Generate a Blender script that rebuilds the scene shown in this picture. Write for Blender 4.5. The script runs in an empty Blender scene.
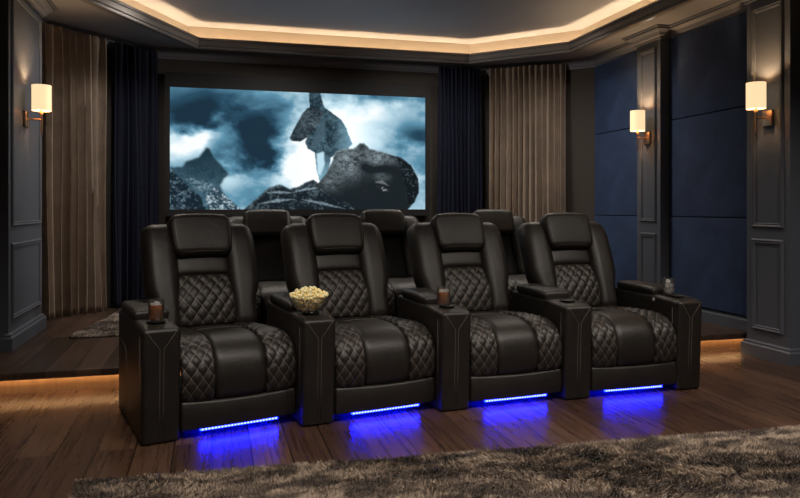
import bpy, bmesh, math, random
import numpy as np
from mathutils import Vector, Matrix, noise

random.seed(7)
rng = np.random.default_rng(11)
SC = bpy.context.scene
COL = SC.collection
R = math.radians

# ------------------------------------------------------------------ materials
def nt(name):
    m = bpy.data.materials.new(name); m.use_nodes = True
    t = m.node_tree; b = t.nodes['Principled BSDF']
    return m, t, b

def node(t, kind, **kw):
    n = t.nodes.new(kind)
    for k, v in kw.items():
        if k == 'inp':
            for i, x in v.items(): n.inputs[i].default_value = x
        else: setattr(n, k, v)
    return n

def ramp(t, stops):
    n = t.nodes.new('ShaderNodeValToRGB'); e = n.color_ramp.elements
    while len(e) < len(stops): e.new(0.5)
    for i, (p, c) in enumerate(stops):
        e[i].position = p; e[i].color = (c[0], c[1], c[2], 1)
    return n

def plain(name, col, rough=.5, metal=0., spec=.5, bump=0., bscale=200., var=0.):
    m, t, b = nt(name)
    b.inputs['Base Color'].default_value = (*col, 1)
    b.inputs['Roughness'].default_value = rough
    b.inputs['Metallic'].default_value = metal
    b.inputs['Specular IOR Level'].default_value = spec
    if bump or var:
        tc = node(t, 'ShaderNodeTexCoord')
        n = node(t, 'ShaderNodeTexNoise', inp={'Scale': bscale, 'Detail': 4.})
        t.links.new(tc.outputs['Object'], n.inputs['Vector'])
        if bump:
            bp = node(t, 'ShaderNodeBump', inp={'Strength': bump, 'Distance': .002})
            t.links.new(n.outputs['Fac'], bp.inputs['Height']); t.links.new(bp.outputs['Normal'], b.inputs['Normal'])
        if var:
            n2 = node(t, 'ShaderNodeTexNoise', inp={'Scale': 6., 'Detail': 5.})
            t.links.new(tc.outputs['Object'], n2.inputs['Vector'])
            r = ramp(t, [(.3, [c*(1-var) for c in col]), (.7, [c*(1+var) for c in col])])
            t.links.new(n2.outputs['Fac'], r.inputs['Fac']); t.links.new(r.outputs['Color'], b.inputs['Base Color'])
    return m

def emit(name, col, s):
    m, t, b = nt(name)
    b.inputs['Base Color'].default_value = (*[min(1, c) for c in col], 1)
    b.inputs['Emission Color'].default_value = (*col, 1)
    b.inputs['Emission Strength'].default_value = s
    return m

def leather(name, quilt=False):
    base = (.0130, .0105, .0086)
    m, t, b = nt(name)
    tc = node(t, 'ShaderNodeTexCoord')
    n = node(t, 'ShaderNodeTexNoise', inp={'Scale': 9., 'Detail': 4.})
    t.links.new(tc.outputs['Object'], n.inputs['Vector'])
    r = ramp(t, [(.3, [c*.8 for c in base]), (.7, [c*1.25 for c in base])])
    t.links.new(n.outputs['Fac'], r.inputs['Fac'])
    v = node(t, 'ShaderNodeTexVoronoi', inp={'Scale': 330.})
    t.links.new(tc.outputs['Object'], v.inputs['Vector'])
    cr = node(t, 'ShaderNodeTexNoise', inp={'Scale': 17., 'Detail': 6., 'Roughness': .6, 'Distortion': .7})
    t.links.new(tc.outputs['Object'], cr.inputs['Vector'])
    b1 = node(t, 'ShaderNodeBump', inp={'Strength': .25, 'Distance': .01})
    t.links.new(cr.outputs['Fac'], b1.inputs['Height'])
    b2 = node(t, 'ShaderNodeBump', inp={'Strength': .22, 'Distance': .001})
    t.links.new(v.outputs['Distance'], b2.inputs['Height']); t.links.new(b1.outputs['Normal'], b2.inputs['Normal'])
    t.links.new(b2.outputs['Normal'], b.inputs['Normal'])
    b.inputs['Roughness'].default_value = .47
    b.inputs['Specular IOR Level'].default_value = .5
    last = r.outputs['Color']
    if quilt:
        uv = node(t, 'ShaderNodeUVMap', uv_map='quilt')
        sp = node(t, 'ShaderNodeSeparateXYZ'); t.links.new(uv.outputs['UV'], sp.inputs['Vector'])
        masks = []
        for a, o in (('X', 'Y'), ('Y', 'X')):
            f = node(t, 'ShaderNodeMath', operation='PINGPONG', inp={1: .5}); t.links.new(sp.outputs[a], f.inputs[0])
            l = node(t, 'ShaderNodeMath', operation='LESS_THAN', inp={1: .028}); t.links.new(f.outputs[0], l.inputs[0])
            k = node(t, 'ShaderNodeMath', operation='MULTIPLY', inp={1: 9.}); t.links.new(sp.outputs[o], k.inputs[0])
            q = node(t, 'ShaderNodeMath', operation='FRACT'); t.links.new(k.outputs[0], q.inputs[0])
            d = node(t, 'ShaderNodeMath', operation='LESS_THAN', inp={1: .72}); t.links.new(q.outputs[0], d.inputs[0])
            x = node(t, 'ShaderNodeMath', operation='MULTIPLY'); t.links.new(l.outputs[0], x.inputs[0]); t.links.new(d.outputs[0], x.inputs[1])
            masks.append(x)
        mx = node(t, 'ShaderNodeMath', operation='MAXIMUM')
        t.links.new(masks[0].outputs[0], mx.inputs[0]); t.links.new(masks[1].outputs[0], mx.inputs[1])
        mix = node(t, 'ShaderNodeMix', data_type='RGBA')
        t.links.new(mx.outputs[0], mix.inputs['Factor']); t.links.new(last, mix.inputs['A'])
        mix.inputs['B'].default_value = (.16, .13, .11, 1)
        last = mix.outputs['Result']
    t.links.new(last, b.inputs['Base Color'])
    return m

def wood(name, cols, rough=.3, width=.14, length=1.7, seam=.25):
    """planks running along Y"""
    m, t, b = nt(name)
    tc = node(t, 'ShaderNodeTexCoord')
    mp = node(t, 'ShaderNodeMapping'); mp.inputs['Rotation'].default_value = (0, 0, R(90))
    t.links.new(tc.outputs['Object'], mp.inputs['Vector'])
    br = node(t, 'ShaderNodeTexBrick', offset=.37, offset_frequency=2, inp={'Scale': 1., 'Mortar Size': .0032, 'Mortar Smooth': .2, 'Bias': 0., 'Brick Width': length, 'Row Height': width})
    br.inputs['Color1'].default_value = (0, 0, 0, 1); br.inputs['Color2'].default_value = (1, 1, 1, 1); br.inputs['Mortar'].default_value = (.5, .5, .5, 1)
    t.links.new(mp.outputs['Vector'], br.inputs['Vector'])
    # grain: stretched noise, shifted per plank
    ad = node(t, 'ShaderNodeVectorMath', operation='MULTIPLY_ADD'); ad.inputs[1].default_value = (7.3, 3.1, 5.7)
    t.links.new(br.outputs['Color'], ad.inputs[0]); t.links.new(tc.outputs['Object'], ad.inputs[2])
    m2 = node(t, 'ShaderNodeMapping'); m2.inputs['Scale'].default_value = (40, 1.3, 1)
    t.links.new(ad.outputs[0], m2.inputs['Vector'])
    g = node(t, 'ShaderNodeTexNoise', inp={'Scale': 1.6, 'Detail': 8., 'Roughness': .62, 'Distortion': .15})
    t.links.new(m2.outputs['Vector'], g.inputs['Vector'])
    w2 = node(t, 'ShaderNodeTexNoise', inp={'Scale': 2.2, 'Detail': 3.})
    t.links.new(ad.outputs[0], w2.inputs['Vector'])
    s1 = node(t, 'ShaderNodeMath', operation='MULTIPLY_ADD', inp={1: .65}); t.links.new(g.outputs['Fac'], s1.inputs[0])
    s2 = node(t, 'ShaderNodeMath', operation='MULTIPLY', inp={1: .2}); t.links.new(w2.outputs['Fac'], s2.inputs[0])
    t.links.new(s2.outputs[0], s1.inputs[2])
    bw = node(t, 'ShaderNodeRGBToBW'); t.links.new(br.outputs['Color'], bw.inputs[0])
    s3 = node(t, 'ShaderNodeMath', operation='MULTIPLY_ADD', inp={1: .22}); t.links.new(bw.outputs[0], s3.inputs[0]); t.links.new(s1.outputs[0], s3.inputs[2])
    r = ramp(t, [(.32, cols[0]), (.52, cols[1]), (.76, cols[2])])
    t.links.new(s3.outputs[0], r.inputs['Fac'])
    mix = node(t, 'ShaderNodeMix', data_type='RGBA'); mix.inputs['B'].default_value = (*[c*.25 for c in cols[0]], 1)
    t.links.new(br.outputs['Fac'], mix.inputs['Factor']); t.links.new(r.outputs['Color'], mix.inputs['A'])
    t.links.new(mix.outputs['Result'], b.inputs['Base Color'])
    rr = node(t, 'ShaderNodeMapRange', inp={3: rough-.05, 4: rough+.12}); t.links.new(g.outputs['Fac'], rr.inputs[0])
    t.links.new(rr.outputs[0], b.inputs['Roughness'])
    hs = node(t, 'ShaderNodeMath', operation='MULTIPLY_ADD', inp={1: -1.2}); t.links.new(br.outputs['Fac'], hs.inputs[0])
    g3 = node(t, 'ShaderNodeMath', operation='MULTIPLY', inp={1: .2}); t.links.new(g.outputs['Fac'], g3.inputs[0]); t.links.new(g3.outputs[0], hs.inputs[2])
    bp = node(t, 'ShaderNodeBump', inp={'Strength': seam, 'Distance': .002}); t.links.new(hs.outputs[0], bp.inputs['Height'])
    t.links.new(bp.outputs['Normal'], b.inputs['Normal'])
    return m

def fabric(name, col, var=.25, sheen=.4, rough=.85, big=4.):
    m, t, b = nt(name)
    tc = node(t, 'ShaderNodeTexCoord')
    n = node(t, 'ShaderNodeTexNoise', inp={'Scale': big, 'Detail': 7., 'Roughness': .65})
    t.links.new(tc.outputs['Object'], n.inputs['Vector'])
    r = ramp(t, [(.3, [c*(1-var) for c in col]), (.7, [c*(1+var) for c in col])])
    t.links.new(n.outputs['Fac'], r.inputs['Fac']); t.links.new(r.outputs['Color'], b.inputs['Base Color'])
    b.inputs['Roughness'].default_value = rough
    b.inputs['Specular IOR Level'].default_value = .25
    b.inputs['Sheen Weight'].default_value = sheen
    b.inputs['Sheen Roughness'].default_value = .4
    b.inputs['Sheen Tint'].default_value = (*[min(1, c*3+.1) for c in col], 1)
    n2 = node(t, 'ShaderNodeTexNoise', inp={'Scale': 420., 'Detail': 2.})
    t.links.new(tc.outputs['Object'], n2.inputs['Vector'])
    bp = node(t, 'ShaderNodeBump', inp={'Strength': .3, 'Distance': .001}); t.links.new(n2.outputs['Fac'], bp.inputs['Height'])
    t.links.new(bp.outputs['Normal'], b.inputs['Normal'])
    return m

def pile_mat(name, dark, mid, light):
    m, t, b = nt(name)
    tc = node(t, 'ShaderNodeTexCoord')
    n = node(t, 'ShaderNodeTexNoise', inp={'Scale': 5., 'Detail': 6., 'Roughness': .62, 'Distortion': .8})
    mp = node(t, 'ShaderNodeMapping'); mp.inputs['Scale'].default_value = (1., 1.9, 1.)
    t.links.new(tc.outputs['Object'], mp.inputs['Vector']); t.links.new(mp.outputs['Vector'], n.inputs['Vector'])
    r = ramp(t, [(.42, dark), (.5, mid), (.585, light)])
    t.links.new(n.outputs['Fac'], r.inputs['Fac']); t.links.new(r.outputs['Color'], b.inputs['Base Color'])
    b.inputs['Roughness'].default_value = .7
    b.inputs['Specular IOR Level'].default_value = .3
    b.inputs['Sheen Weight'].default_value = .3
    return m

def glassy(name, col, gloss=.12, rough=.02, milk=0.):
    """thin clear glass / liquid: light passes straight through, tinted, with fresnel reflections"""
    m = bpy.data.materials.new(name); m.use_nodes = True; t = m.node_tree; t.nodes.clear()
    out = node(t, 'ShaderNodeOutputMaterial'); tr = node(t, 'ShaderNodeBsdfTransparent'); tr.inputs['Color'].default_value = (*col, 1)
    gl = node(t, 'ShaderNodeBsdfGlossy'); gl.inputs['Roughness'].default_value = rough
    lw = node(t, 'ShaderNodeLayerWeight', inp={'Blend': .35}); mr = node(t, 'ShaderNodeMapRange', inp={3: gloss*.35, 4: min(1, gloss*5)})
    t.links.new(lw.outputs['Facing'], mr.inputs[0]); mx = node(t, 'ShaderNodeMixShader'); t.links.new(mr.outputs[0], mx.inputs[0])
    t.links.new(gl.outputs[0], mx.inputs[2]); base = tr.outputs[0]
    if milk:
        df = node(t, 'ShaderNodeBsdfTranslucent'); df.inputs['Color'].default_value = (*[min(1, c*1.25) for c in col], 1)
        d2 = node(t, 'ShaderNodeBsdfDiffuse'); d2.inputs['Color'].default_value = (*[min(1, c*1.25) for c in col], 1)
        ma = node(t, 'ShaderNodeMixShader', inp={0: .5}); t.links.new(df.outputs[0], ma.inputs[1]); t.links.new(d2.outputs[0], ma.inputs[2])
        mm = node(t, 'ShaderNodeMixShader', inp={0: milk}); t.links.new(base, mm.inputs[1]); t.links.new(ma.outputs[0], mm.inputs[2]); base = mm.outputs[0]
    t.links.new(base, mx.inputs[1]); t.links.new(mx.outputs[0], out.inputs['Surface'])
    return m

WARM = (1., .66, .36)
M = dict(
    leather=leather('leather'), quilt=leather('quilted_leather', True),
    stitch=plain('stitch_thread', (.12, .10, .085), .7),
    floor=wood('floor_planks', [(.026, .014, .009), (.064, .033, .020), (.135, .073, .044)], .25, .17),
    stage=wood('stage_planks', [(.018, .011, .008), (.052, .031, .022), (.11, .068, .05)], .32, .16, 1.9),
    riser=wood('riser_wood', [(.12, .068, .036), (.17, .10, .054), (.22, .14, .08)], .45, 3.0, 9.0),
    brown=plain('dark_brown_wall', (.040, .034, .029), .8, bump=.1),
    slate=plain('slate_paint', (.086, .096, .120), .5, bump=.05, bscale=60),
    ceil=plain('ceiling_paint', (.58, .64, .76), .85),
    soffit=plain('soffit_paint', (.27, .27, .30), .8),
    crown=plain('crown_paint', (.16, .165, .195), .55),
    lip=plain('tray_paint', (.14, .13, .125), .6),
    riserc=plain('cove_paint', (.42, .38, .33), .8),
    navy=fabric('navy_wall_fabric', (.026, .047, .108), .25, .25, .8, 5.),
    cnavy=fabric('navy_velvet', (.006, .009, .024), .3, .35, .75),
    cbeige=fabric('taupe_velvet', (.265, .212, .170), .25, .8, .7),
    brass=plain('brushed_bronze', (.40, .27, .17), .34, 1.),
    shade=emit('lit_linen_shade', (1., .70, .40), 1.05),
    black=plain('black_plastic', (.006, .006, .007), .45),
    rearpanel=plain('shaded_rear_panel', (.007, .006, .006), .8),  # plain rear back panel; near-black stands in for shade behind the front row
    frame=plain('screen_border', (.004, .004, .005), .7),
    chrome=plain('chrome', (.75, .75, .77), .35, .7),
    glass=glassy('clear_glass', (.98, .98, .98), .22, .02, .02),
    whiskey=glassy('amber_whiskey', (.97, .46, .07), .14, .03, .24),
    ice=glassy('ice', (.98, .98, .98), .3, .1, .85),
    bowl=glassy('bowl_glass', (.98, .98, .99), .12, .02, .01),
    blue=emit('blue_led_lens', (.0008, .0030, 1.), 150.),
    bead=emit('blue_led_bead', (.38, .42, 1.), 2.6),
    warmled=emit('warm_led_tape', WARM, 27.),
    stepled=emit('warm_step_led', (1., .58, .26), 26.),
    pile=pile_mat('shag_pile', (.055, .038, .028), (.17, .125, .092), (.42, .33, .25)),
    pile2=pile_mat('light_shag_pile', (.16, .13, .115), (.32, .27, .235), (.50, .43, .37)),
    backing=plain('rug_backing', (.05, .04, .03), .9),
)

def popcorn_mat():
    m, t, b = nt('popped_corn')
    a = node(t, 'ShaderNodeAttribute', attribute_name='tone')
    t.links.new(a.outputs['Color'], b.inputs['Base Color'])
    b.inputs['Roughness'].default_value = .7
    b.inputs['Subsurface Weight'].default_value = .15
    b.inputs['Subsurface Radius'].default_value = (.004, .003, .002)
    return m
M['popcorn'] = popcorn_mat()

# ------------------------------------------------------------------ scene bookkeeping
def link(o, parent=None):
    COL.objects.link(o)
    if parent is not None: o.parent = parent
    return o

def tag(o, label=None, cat=None, group=None, kind=None):
    if label: o['label'] = label
    if cat: o['category'] = cat
    if group: o['group'] = group
    if kind: o['kind'] = kind
    return o

def empty(name, loc=(0, 0, 0), rz=0.):
    o = bpy.data.objects.new(name, None); o.location = loc; o.rotation_euler = (0, 0, rz); o.empty_display_size = .1
    return link(o)

class MB:
    """collects vertices and faces of one mesh"""
    def __init__(s): s.v = []; s.f = []; s.uv = None
    def add(s, v, f):
        n = len(s.v); s.v.extend([tuple(p) for p in v]); s.f.extend([tuple(i+n for i in q) for q in f]); return s
    def build(s, name, mat, parent=None, smooth=True, angle=None, fix=True):
        me = bpy.data.meshes.new(name); me.from_pydata(s.v, [], s.f); me.update()
        if fix:
            bm = bmesh.new(); bm.from_mesh(me); bmesh.ops.recalc_face_normals(bm, faces=bm.faces); bm.to_mesh(me); bm.free()
        me.materials.append(mat)
        if smooth:
            me.polygons.foreach_set('use_smooth', [True]*len(me.polygons))
            if angle: me.set_sharp_from_angle(angle=R(angle))
        o = bpy.data.objects.new(name, me)
        return link(o, parent)

def box(x0, x1, y0, y1, z0, z1):
    v = [(x, y, z) for x in (x0, x1) for y in (y0, y1) for z in (z0, z1)]
    return v, [(0, 1, 3, 2), (4, 6, 7, 5), (0, 4, 5, 1), (2, 3, 7, 6), (0, 2, 6, 4), (1, 5, 7, 3)]

def rbox(h, r, arc=4, flat=(1, 1, 1), fn=None, c=(0, 0, 0)):
    """rounded box; fn deforms local points; c recentres"""
    ax = []
    for k in range(3):
        hi = max(h[k]-r, 1e-5)
        s = [(math.tan(-math.pi/4+math.pi/4*i/arc), -hi) for i in range(arc)]
        s += [(0., -hi+2*hi*i/flat[k]) for i in range(flat[k]+1)]
        s += [(math.tan(math.pi/4*(i+1)/arc), hi) for i in range(arc)]
        ax.append(s)
    n = [len(a) for a in ax]; idx = {}; V = []; F = []
    def vid(i, j, k):
        key = (i, j, k)
        if key not in idx:
            e = Vector((ax[0][i][0], ax[1][j][0], ax[2][k][0])); e.normalize()
            p = Vector((ax[0][i][1], ax[1][j][1], ax[2][k][1])) + e*r
            q = fn(p.x, p.y, p.z) if fn else p
            idx[key] = len(V); V.append((q[0]+c[0], q[1]+c[1], q[2]+c[2]))
        return idx[key]
    for d in range(3):
        a, b = [x for x in range(3) if x != d]
        for side in (0, n[d]-1):
            for i in range(n[a]-1):
                for j in range(n[b]-1):
                    def q(ii, jj):
                        t = [0, 0, 0]; t[d] = side; t[a] = ii; t[b] = jj; return vid(*t)
                    F.append((q(i, j), q(i+1, j), q(i+1, j+1), q(i, j+1)))
    return V, F

def sheet(P, nu, nv, h, thick, uvfn=None, flip=1):
    """solid quilted/padded sheet from surface P(u,v); h = puff along the normal"""
    U = np.linspace(0, 1, nu); Vv = np.linspace(0, 1, nv)
    G = np.array([[P(u, v) for v in Vv] for u in U])
    du = np.gradient(G, axis=0); dv = np.gradient(G, axis=1)
    N = np.cross(du, dv); N /= np.linalg.norm(N, axis=2, keepdims=True)+1e-12
    N *= flip
    Hh = np.array([[h(u, v) for v in Vv] for u in U])
    front = G+N*Hh[..., None]; back = G-N*thick
    V = [tuple(p) for p in front.reshape(-1, 3)]+[tuple(p) for p in back.reshape(-1, 3)]
    o = nu*nv; F = []
    for i in range(nu-1):
        for j in range(nv-1):
            a, b, c, d = i*nv+j, (i+1)*nv+j, (i+1)*nv+j+1, i*nv+j+1
            F.append((a, b, c, d)); F.append((o+a, o+d, o+c, o+b))
    ring = [i*nv for i in range(nu)]+[(nu-1)*nv+j for j in range(1, nv)]+[i*nv+nv-1 for i in range(nu-2, -1, -1)]+[j for j in range(nv-2, 0, -1)]
    for k in range(len(ring)):
        a, b = ring[k], ring[(k+1) % len(ring)]
        F.append((a, o+a, o+b, b))
    uv = None
    if uvfn:
        q = [uvfn(u, v) for u in U for v in Vv]; uv = q+q
    return V, F, uv

def set_uv(o, uv, name='quilt'):
    me = o.data; l = me.uv_layers.new(name=name)
    vi = np.empty(len(me.loops), dtype=np.int32); me.loops.foreach_get('vertex_index', vi)
    l.data.foreach_set('uv', np.array(uv, dtype=np.float32)[vi].ravel())

def tube(pts, r, seg=6, closed=False):
    pts = [Vector(p) for p in pts]; n = len(pts); V = []; F = []
    prev = None
    for i, p in enumerate(pts):
        if closed: tng = pts[(i+1) % n]-pts[i-1]
        else: tng = pts[min(i+1, n-1)]-pts[max(i-1, 0)]
        tng.normalize()
        if prev is None:
            up = Vector((0, 0, 1)) if abs(tng.z) < .9 else Vector((1, 0, 0)); a = tng.cross(up)
        else: a = prev-tng*prev.dot(tng)
        a.normalize(); prev = a; b = tng.cross(a)
        for k in range(seg):
            w = 2*math.pi*k/seg; q = p+(a*math.cos(w)+b*math.sin(w))*r; V.append(tuple(q))
    m = n if closed else n-1
    for i in range(m):
        for k in range(seg):
            F.append((i*seg+k, i*seg+(k+1) % seg, ((i+1) % n)*seg+(k+1) % seg, ((i+1) % n)*seg+k))
    if not closed:
        F.append(tuple(range(seg-1, -1, -1))); F.append(tuple(range((n-1)*seg, n*seg)))
    return V, F

def lathe(prof, seg=32, c=(0, 0, 0)):
    V = []; F = []; n = len(prof)
    for i in range(seg):
        a = 2*math.pi*i/seg
        for r, z in prof: V.append((c[0]+r*math.cos(a), c[1]+r*math.sin(a), c[2]+z))
    for i in range(seg):
        for j in range(n-1):
            F.append((i*n+j, ((i+1) % seg)*n+j, ((i+1) % seg)*n+j+1, i*n+j+1))
    return V, F

def spline(pts, n):
    """Catmull-Rom through pts, n samples"""
    P = [np.array(p, float) for p in pts]; P = [2*P[0]-P[1]]+P+[2*P[-1]-P[-2]]
    m = len(P)-3
    def ev(t):
        x = min(t*m, m-1e-9); i = int(x); f = x-i; a, b, c, d = P[i:i+4]
        return .5*((2*b)+(c-a)*f+(2*a-5*b+4*c-d)*f*f+(3*b-a-3*c+d)*f**3)
    S = np.array([ev(t) for t in np.linspace(0, 1, 400)])
    L = np.concatenate([[0], np.cumsum(np.linalg.norm(np.diff(S, axis=0), axis=1))]); L /= L[-1]
    T = np.linspace(0, 1, n)
    return np.stack([np.interp(T, L, S[:, k]) for k in range(S.shape[1])], 1)

def sweep(path, prof, closed=False, side=1):
    """prof = [(offset to the left*side, z)] swept with mitres along a plan polyline (x,y)"""
    n = len(path); P = [Vector(p).to_2d() if len(p) > 2 else Vector(p) for p in path]; m = len(prof); V = []; F = []
    for i in range(n):
        if closed: d0 = (P[i]-P[i-1]).normalized(); d1 = (P[(i+1) % n]-P[i]).normalized()
        else:
            d0 = (P[i]-P[i-1]).normalized() if i else (P[1]-P[0]).normalized()
            d1 = (P[i+1]-P[i]).normalized() if i < n-1 else d0
        n0 = Vector((-d0.y, d0.x))*side; n1 = Vector((-d1.y, d1.x))*side
        b = (n0+n1).normalized(); k = 1/max(.3, b.dot(n0))
        for o, z in prof: V.append((P[i].x+b.x*o*k, P[i].y+b.y*o*k, z))
    for i in range(n if closed else n-1):
        for j in range(m-1):
            a, c = i*m+j, ((i+1) % n)*m+j; F.append((a, c, c+1, a+1))
    if not closed: F.append(tuple(range(m))); F.append(tuple((n-1)*m+j for j in range(m)))
    return V, F

def copy_tree(o, parent=None):
    c = o.copy(); COL.objects.link(c)
    if parent is not None: c.parent = parent
    for ch in o.children: copy_tree(ch, c)
    return c

# ------------------------------------------------------------------ the room
ZS, ZC, ZP = 2.74, 2.96, .135            # soffit, tray ceiling, stage height
XL, XR, YB, YN = -1.50, 4.05, 7.62, -1.6

def struct(o): o['kind'] = 'structure'; return o
def slab(name, p, q, mat, z0=0., z1=3.1, th=.12):
    """wall whose room face runs p -> q; thickness to the right of the direction"""
    p, q = Vector(p), Vector(q); d = (q-p).normalized(); nrm = Vector((d.y, -d.x))*th
    b = MB(); c = [p, q, q+nrm, p+nrm]
    V = [(x.x, x.y, z) for z in (z0, z1) for x in c]
    b.add(V, [(0, 1, 2, 3), (7, 6, 5, 4), (0, 4, 5, 1), (1, 5, 6, 2), (2, 6, 7, 3), (3, 7, 4, 0)])
    return struct(b.build(name, mat, smooth=False))

b = MB(); b.add(*box(-1.7, 4.25, -1.8, 7.9, -.1, 0)); struct(b.build('floor', M['floor'], smooth=False))

# raised stage behind the front row: deck with an overhanging nosing, set-back riser, LED tape under the nosing
stage = struct(empty('trim_1', (0, 0, 0)))
b = MB(); b.add(*rbox((2.86, 1.68, .015), .006, 2, (1, 1, 1), None, (1.275, 4.53+1.68, ZP-.015))); b.build('deck', M['stage'], stage)
b = MB(); b.add(*box(XL, XR, 4.531, 4.543, ZP-.043, ZP-.028)); b.build('nosing_lip', M['stage'], stage, smooth=False)
b = MB(); b.add(*box(XL, XR, 4.59, 4.63, .0, ZP-.03)); b.build('riser', M['riser'], stage, smooth=False)
b = MB(); b.add(*box(XL, XR, 4.556, 4.572, ZP-.036, ZP-.0305)); b.build('step_light', M['stepled'], stage, smooth=False)

slab('wall_left', (XL, YN), (XL, 6.72), M['brown']).data
for o in [COL.objects['wall_left']]: pass
slab('wall_left_corner', (-1.5, 6.72), (-.62, YB), M['brown'])
slab('wall_back', (-.62, YB), (3.05, YB), M['brown'])
slab('wall_right_corner', (3.05, YB), (3.82, 7.08), M['brown'])
slab('wall_right_return', (3.82, 7.08), (XR, 6.84), M['brown'])
slab('wall_right', (XR, 6.84), (XR, YN), M['brown'])
slab('wall_rear', (XR, YN), (XL, YN), M['brown'])

# wall normals: walls run clockwise seen from above, so the outside is on their left -> shift slab thickness outward
for o in list(COL.objects):
    if o.name.startswith('wall_'):
        vs = o.data.vertices
        p, q = Vector(vs[0].co), Vector(vs[1].co); d = (q-p).normalized(); left = Vector((-d.y, d.x, 0))*.12
        for k, base in ((2, q), (3, p)):
            for off in (0, 4):
                vs[k+off].co.x = base.x+left.x; vs[k+off].co.y = base.y+left.y

# tray ceiling: soffit ring, stepped lip, LED trough, riser, upper ceiling
OCT = [(-.14, 7.31), (2.757, 7.31), (3.55, 6.50), (3.55, 1.0), (2.75, .2), (-.14, .2), (-.93, 1.0), (-.93, 5.86)]
OUT = [(-.14, 7.9), (2.757, 7.9), (4.25, 6.5), (4.25, 1.0), (2.75, -1.8), (-.14, -1.8), (-1.7, 1.0), (-1.7, 5.86)]
OUT = [(-1.7, 7.9), (4.25, 7.9), (4.25, 6.5), (4.25, 1.0), (4.25, -1.8), (-1.7, -1.8), (-1.7, 1.0), (-1.7, 5.86)]
b = MB(); V = [(x, y, ZS) for x, y in OCT]+[(x, y, ZS) for x, y in OUT]
b.add(V, [(i, (i+1) % 8, 8+(i+1) % 8, 8+i) for i in range(8)])
ceiling = struct(empty('ceiling', (0, 0, 0)))
b.build('soffit', M['soffit'], ceiling, smooth=False)
# OCT runs clockwise: its left side is outside the tray
lipp = [(.10, ZS), (.10, ZS-.012), (.085, ZS-.022), (.06, ZS-.022), (.055, ZS-.034), (.03, ZS-.040), (.01, ZS-.040), (0, ZS-.034), (0, ZS-.012),
        (-.012, ZS-.006), (-.012, ZS+.038), (-.02, ZS+.045), (-.02, ZS+.068), (0, ZS+.072), (.02, ZS+.072), (.02, ZS+.005)]
b = MB(); b.add(*sweep(OCT, lipp, True)); b.build('tray_moulding', M['lip'], ceiling, smooth=False)
b = MB(); b.add(*sweep(OCT, [(.02, ZS+.004), (.17, ZS+.004), (.17, ZC)], True)); b.build('cove', M['riserc'], ceiling, smooth=False)
b = MB(); b.add(*sweep(OCT, [(.045, ZS+.008), (.062, ZS+.008), (.062, ZS+.02), (.045, ZS+.02), (.045, ZS+.008)], True)); b.build('cove_light', M['warmled'], ceiling, smooth=False)
b = MB(); big = sweep(OCT, [(.18, ZC), (.18, ZC)], True)[0][::2]
b.add(big, [tuple(range(8))]); b.build('tray_ceiling', M['ceil'], ceiling, smooth=False)

# crown moulding following walls and pilasters (walls run clockwise; the room is on their right)
crown = [(0, ZS-.10), (.016, ZS-.10), (.016, ZS-.085), (.03, ZS-.078), (.045, ZS-.05), (.075, ZS-.03), (.085, ZS-.03), (.085, ZS-.015), (.10, ZS-.012), (.10, ZS), (0, ZS)]
LP = dict(X=-1.33, y0=5.25, y1=6.20)          # left pilaster face
MP = dict(X=3.93, y0=5.53, y1=5.89)           # middle right pilaster
NP = dict(X=3.90, y0=4.02, y1=4.43)           # near right pilaster
path = [(XL, YN), (XL, LP['y0']), (LP['X'], LP['y0']), (LP['X'], LP['y1']), (XL+.02, LP['y1']), (XL+.02, 6.74), (-.62, YB), (3.05, YB), (3.82, 7.08), (XR, 6.84), (XR, MP['y1']), (MP['X'], MP['y1']), (MP['X'], MP['y0']),
        (XR, MP['y0']), (XR, NP['y1']), (NP['X'], NP['y1']), (NP['X'], NP['y0']), (XR, NP['y0']), (XR, YN)]
b = MB(); b.add(*sweep(path, crown, False, -1)); struct(b.build('trim_2', M['crown'], smooth=False))
# skirting on the right, on the stage
skirt = lambda z0: [(0, z0), (.03, z0), (.03, z0+.085), (.018, z0+.095), (.018, z0+.108), (0, z0+.115)]
b = MB(); b.add(*sweep([(XR, 6.84), (XR, MP['y1'])], skirt(ZP), False, -1)); b.add(*sweep([(XR, MP['y0']), (XR, 4.56)], skirt(ZP), False, -1))
struct(b.build('baseboard_right', M['slate'], smooth=False))
b = MB(); b.add(*sweep([(-.62, YB), (3.05, YB)], skirt(ZP), False, -1)); struct(b.build('baseboard_back', M['slate'], smooth=False))

def pilaster(name, X, y0, y1, wallx, z0, panels):
    sgn = 1 if wallx > X else -1              # room lies on the -sgn side
    root = struct(empty(name, (X, (y0+y1)/2, z0))); w = (y1-y0)/2; loc = lambda x: sgn*x
    b = MB(); d = abs(wallx-X)
    b.add(*box(*sorted((loc(0), loc(d))), -w, w, 0, ZS-z0)); b.build('shaft', M['slate'], root, smooth=False)
    # plinth sweeps round three sides
    sk = [(0, 0), (.03, 0), (.03, .085), (.018, .095), (.018, .108), (0, .118)]
    pp = [(loc(d), w), (0, w), (0, -w), (loc(d), -w)]
    b = MB(); b.add(*sweep(pp, sk, False, -1 if sgn > 0 else 1)); b.build('plinth', M['slate'], root, smooth=False)
    for (za, zb) in panels:
        mw = w-.055; prof = [(0, 0), (.004, .010), (.012, .016), (.022, .010), (.03, .012), (.036, .004), (.036, 0)]
        b = MB(); P = [(-mw, za-z0), (mw, za-z0), (mw, zb-z0), (-mw, zb-z0)]
        V = []; F = []; m = len(prof)
        for (yy, zz) in P:
            for o, hh in prof: V.append((-sgn*hh, yy-math.copysign(o, yy), zz+(o if zz == za-z0 else -o)))
        for i in range(4):
            for j in range(m-1):
                a, c = i*m+j, ((i+1) % 4)*m+j; F.append((a, c, c+1, a+1))
        b.add(V, F); b.build('panel_moulding', M['slate'], root, smooth=False)
    return root
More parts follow.
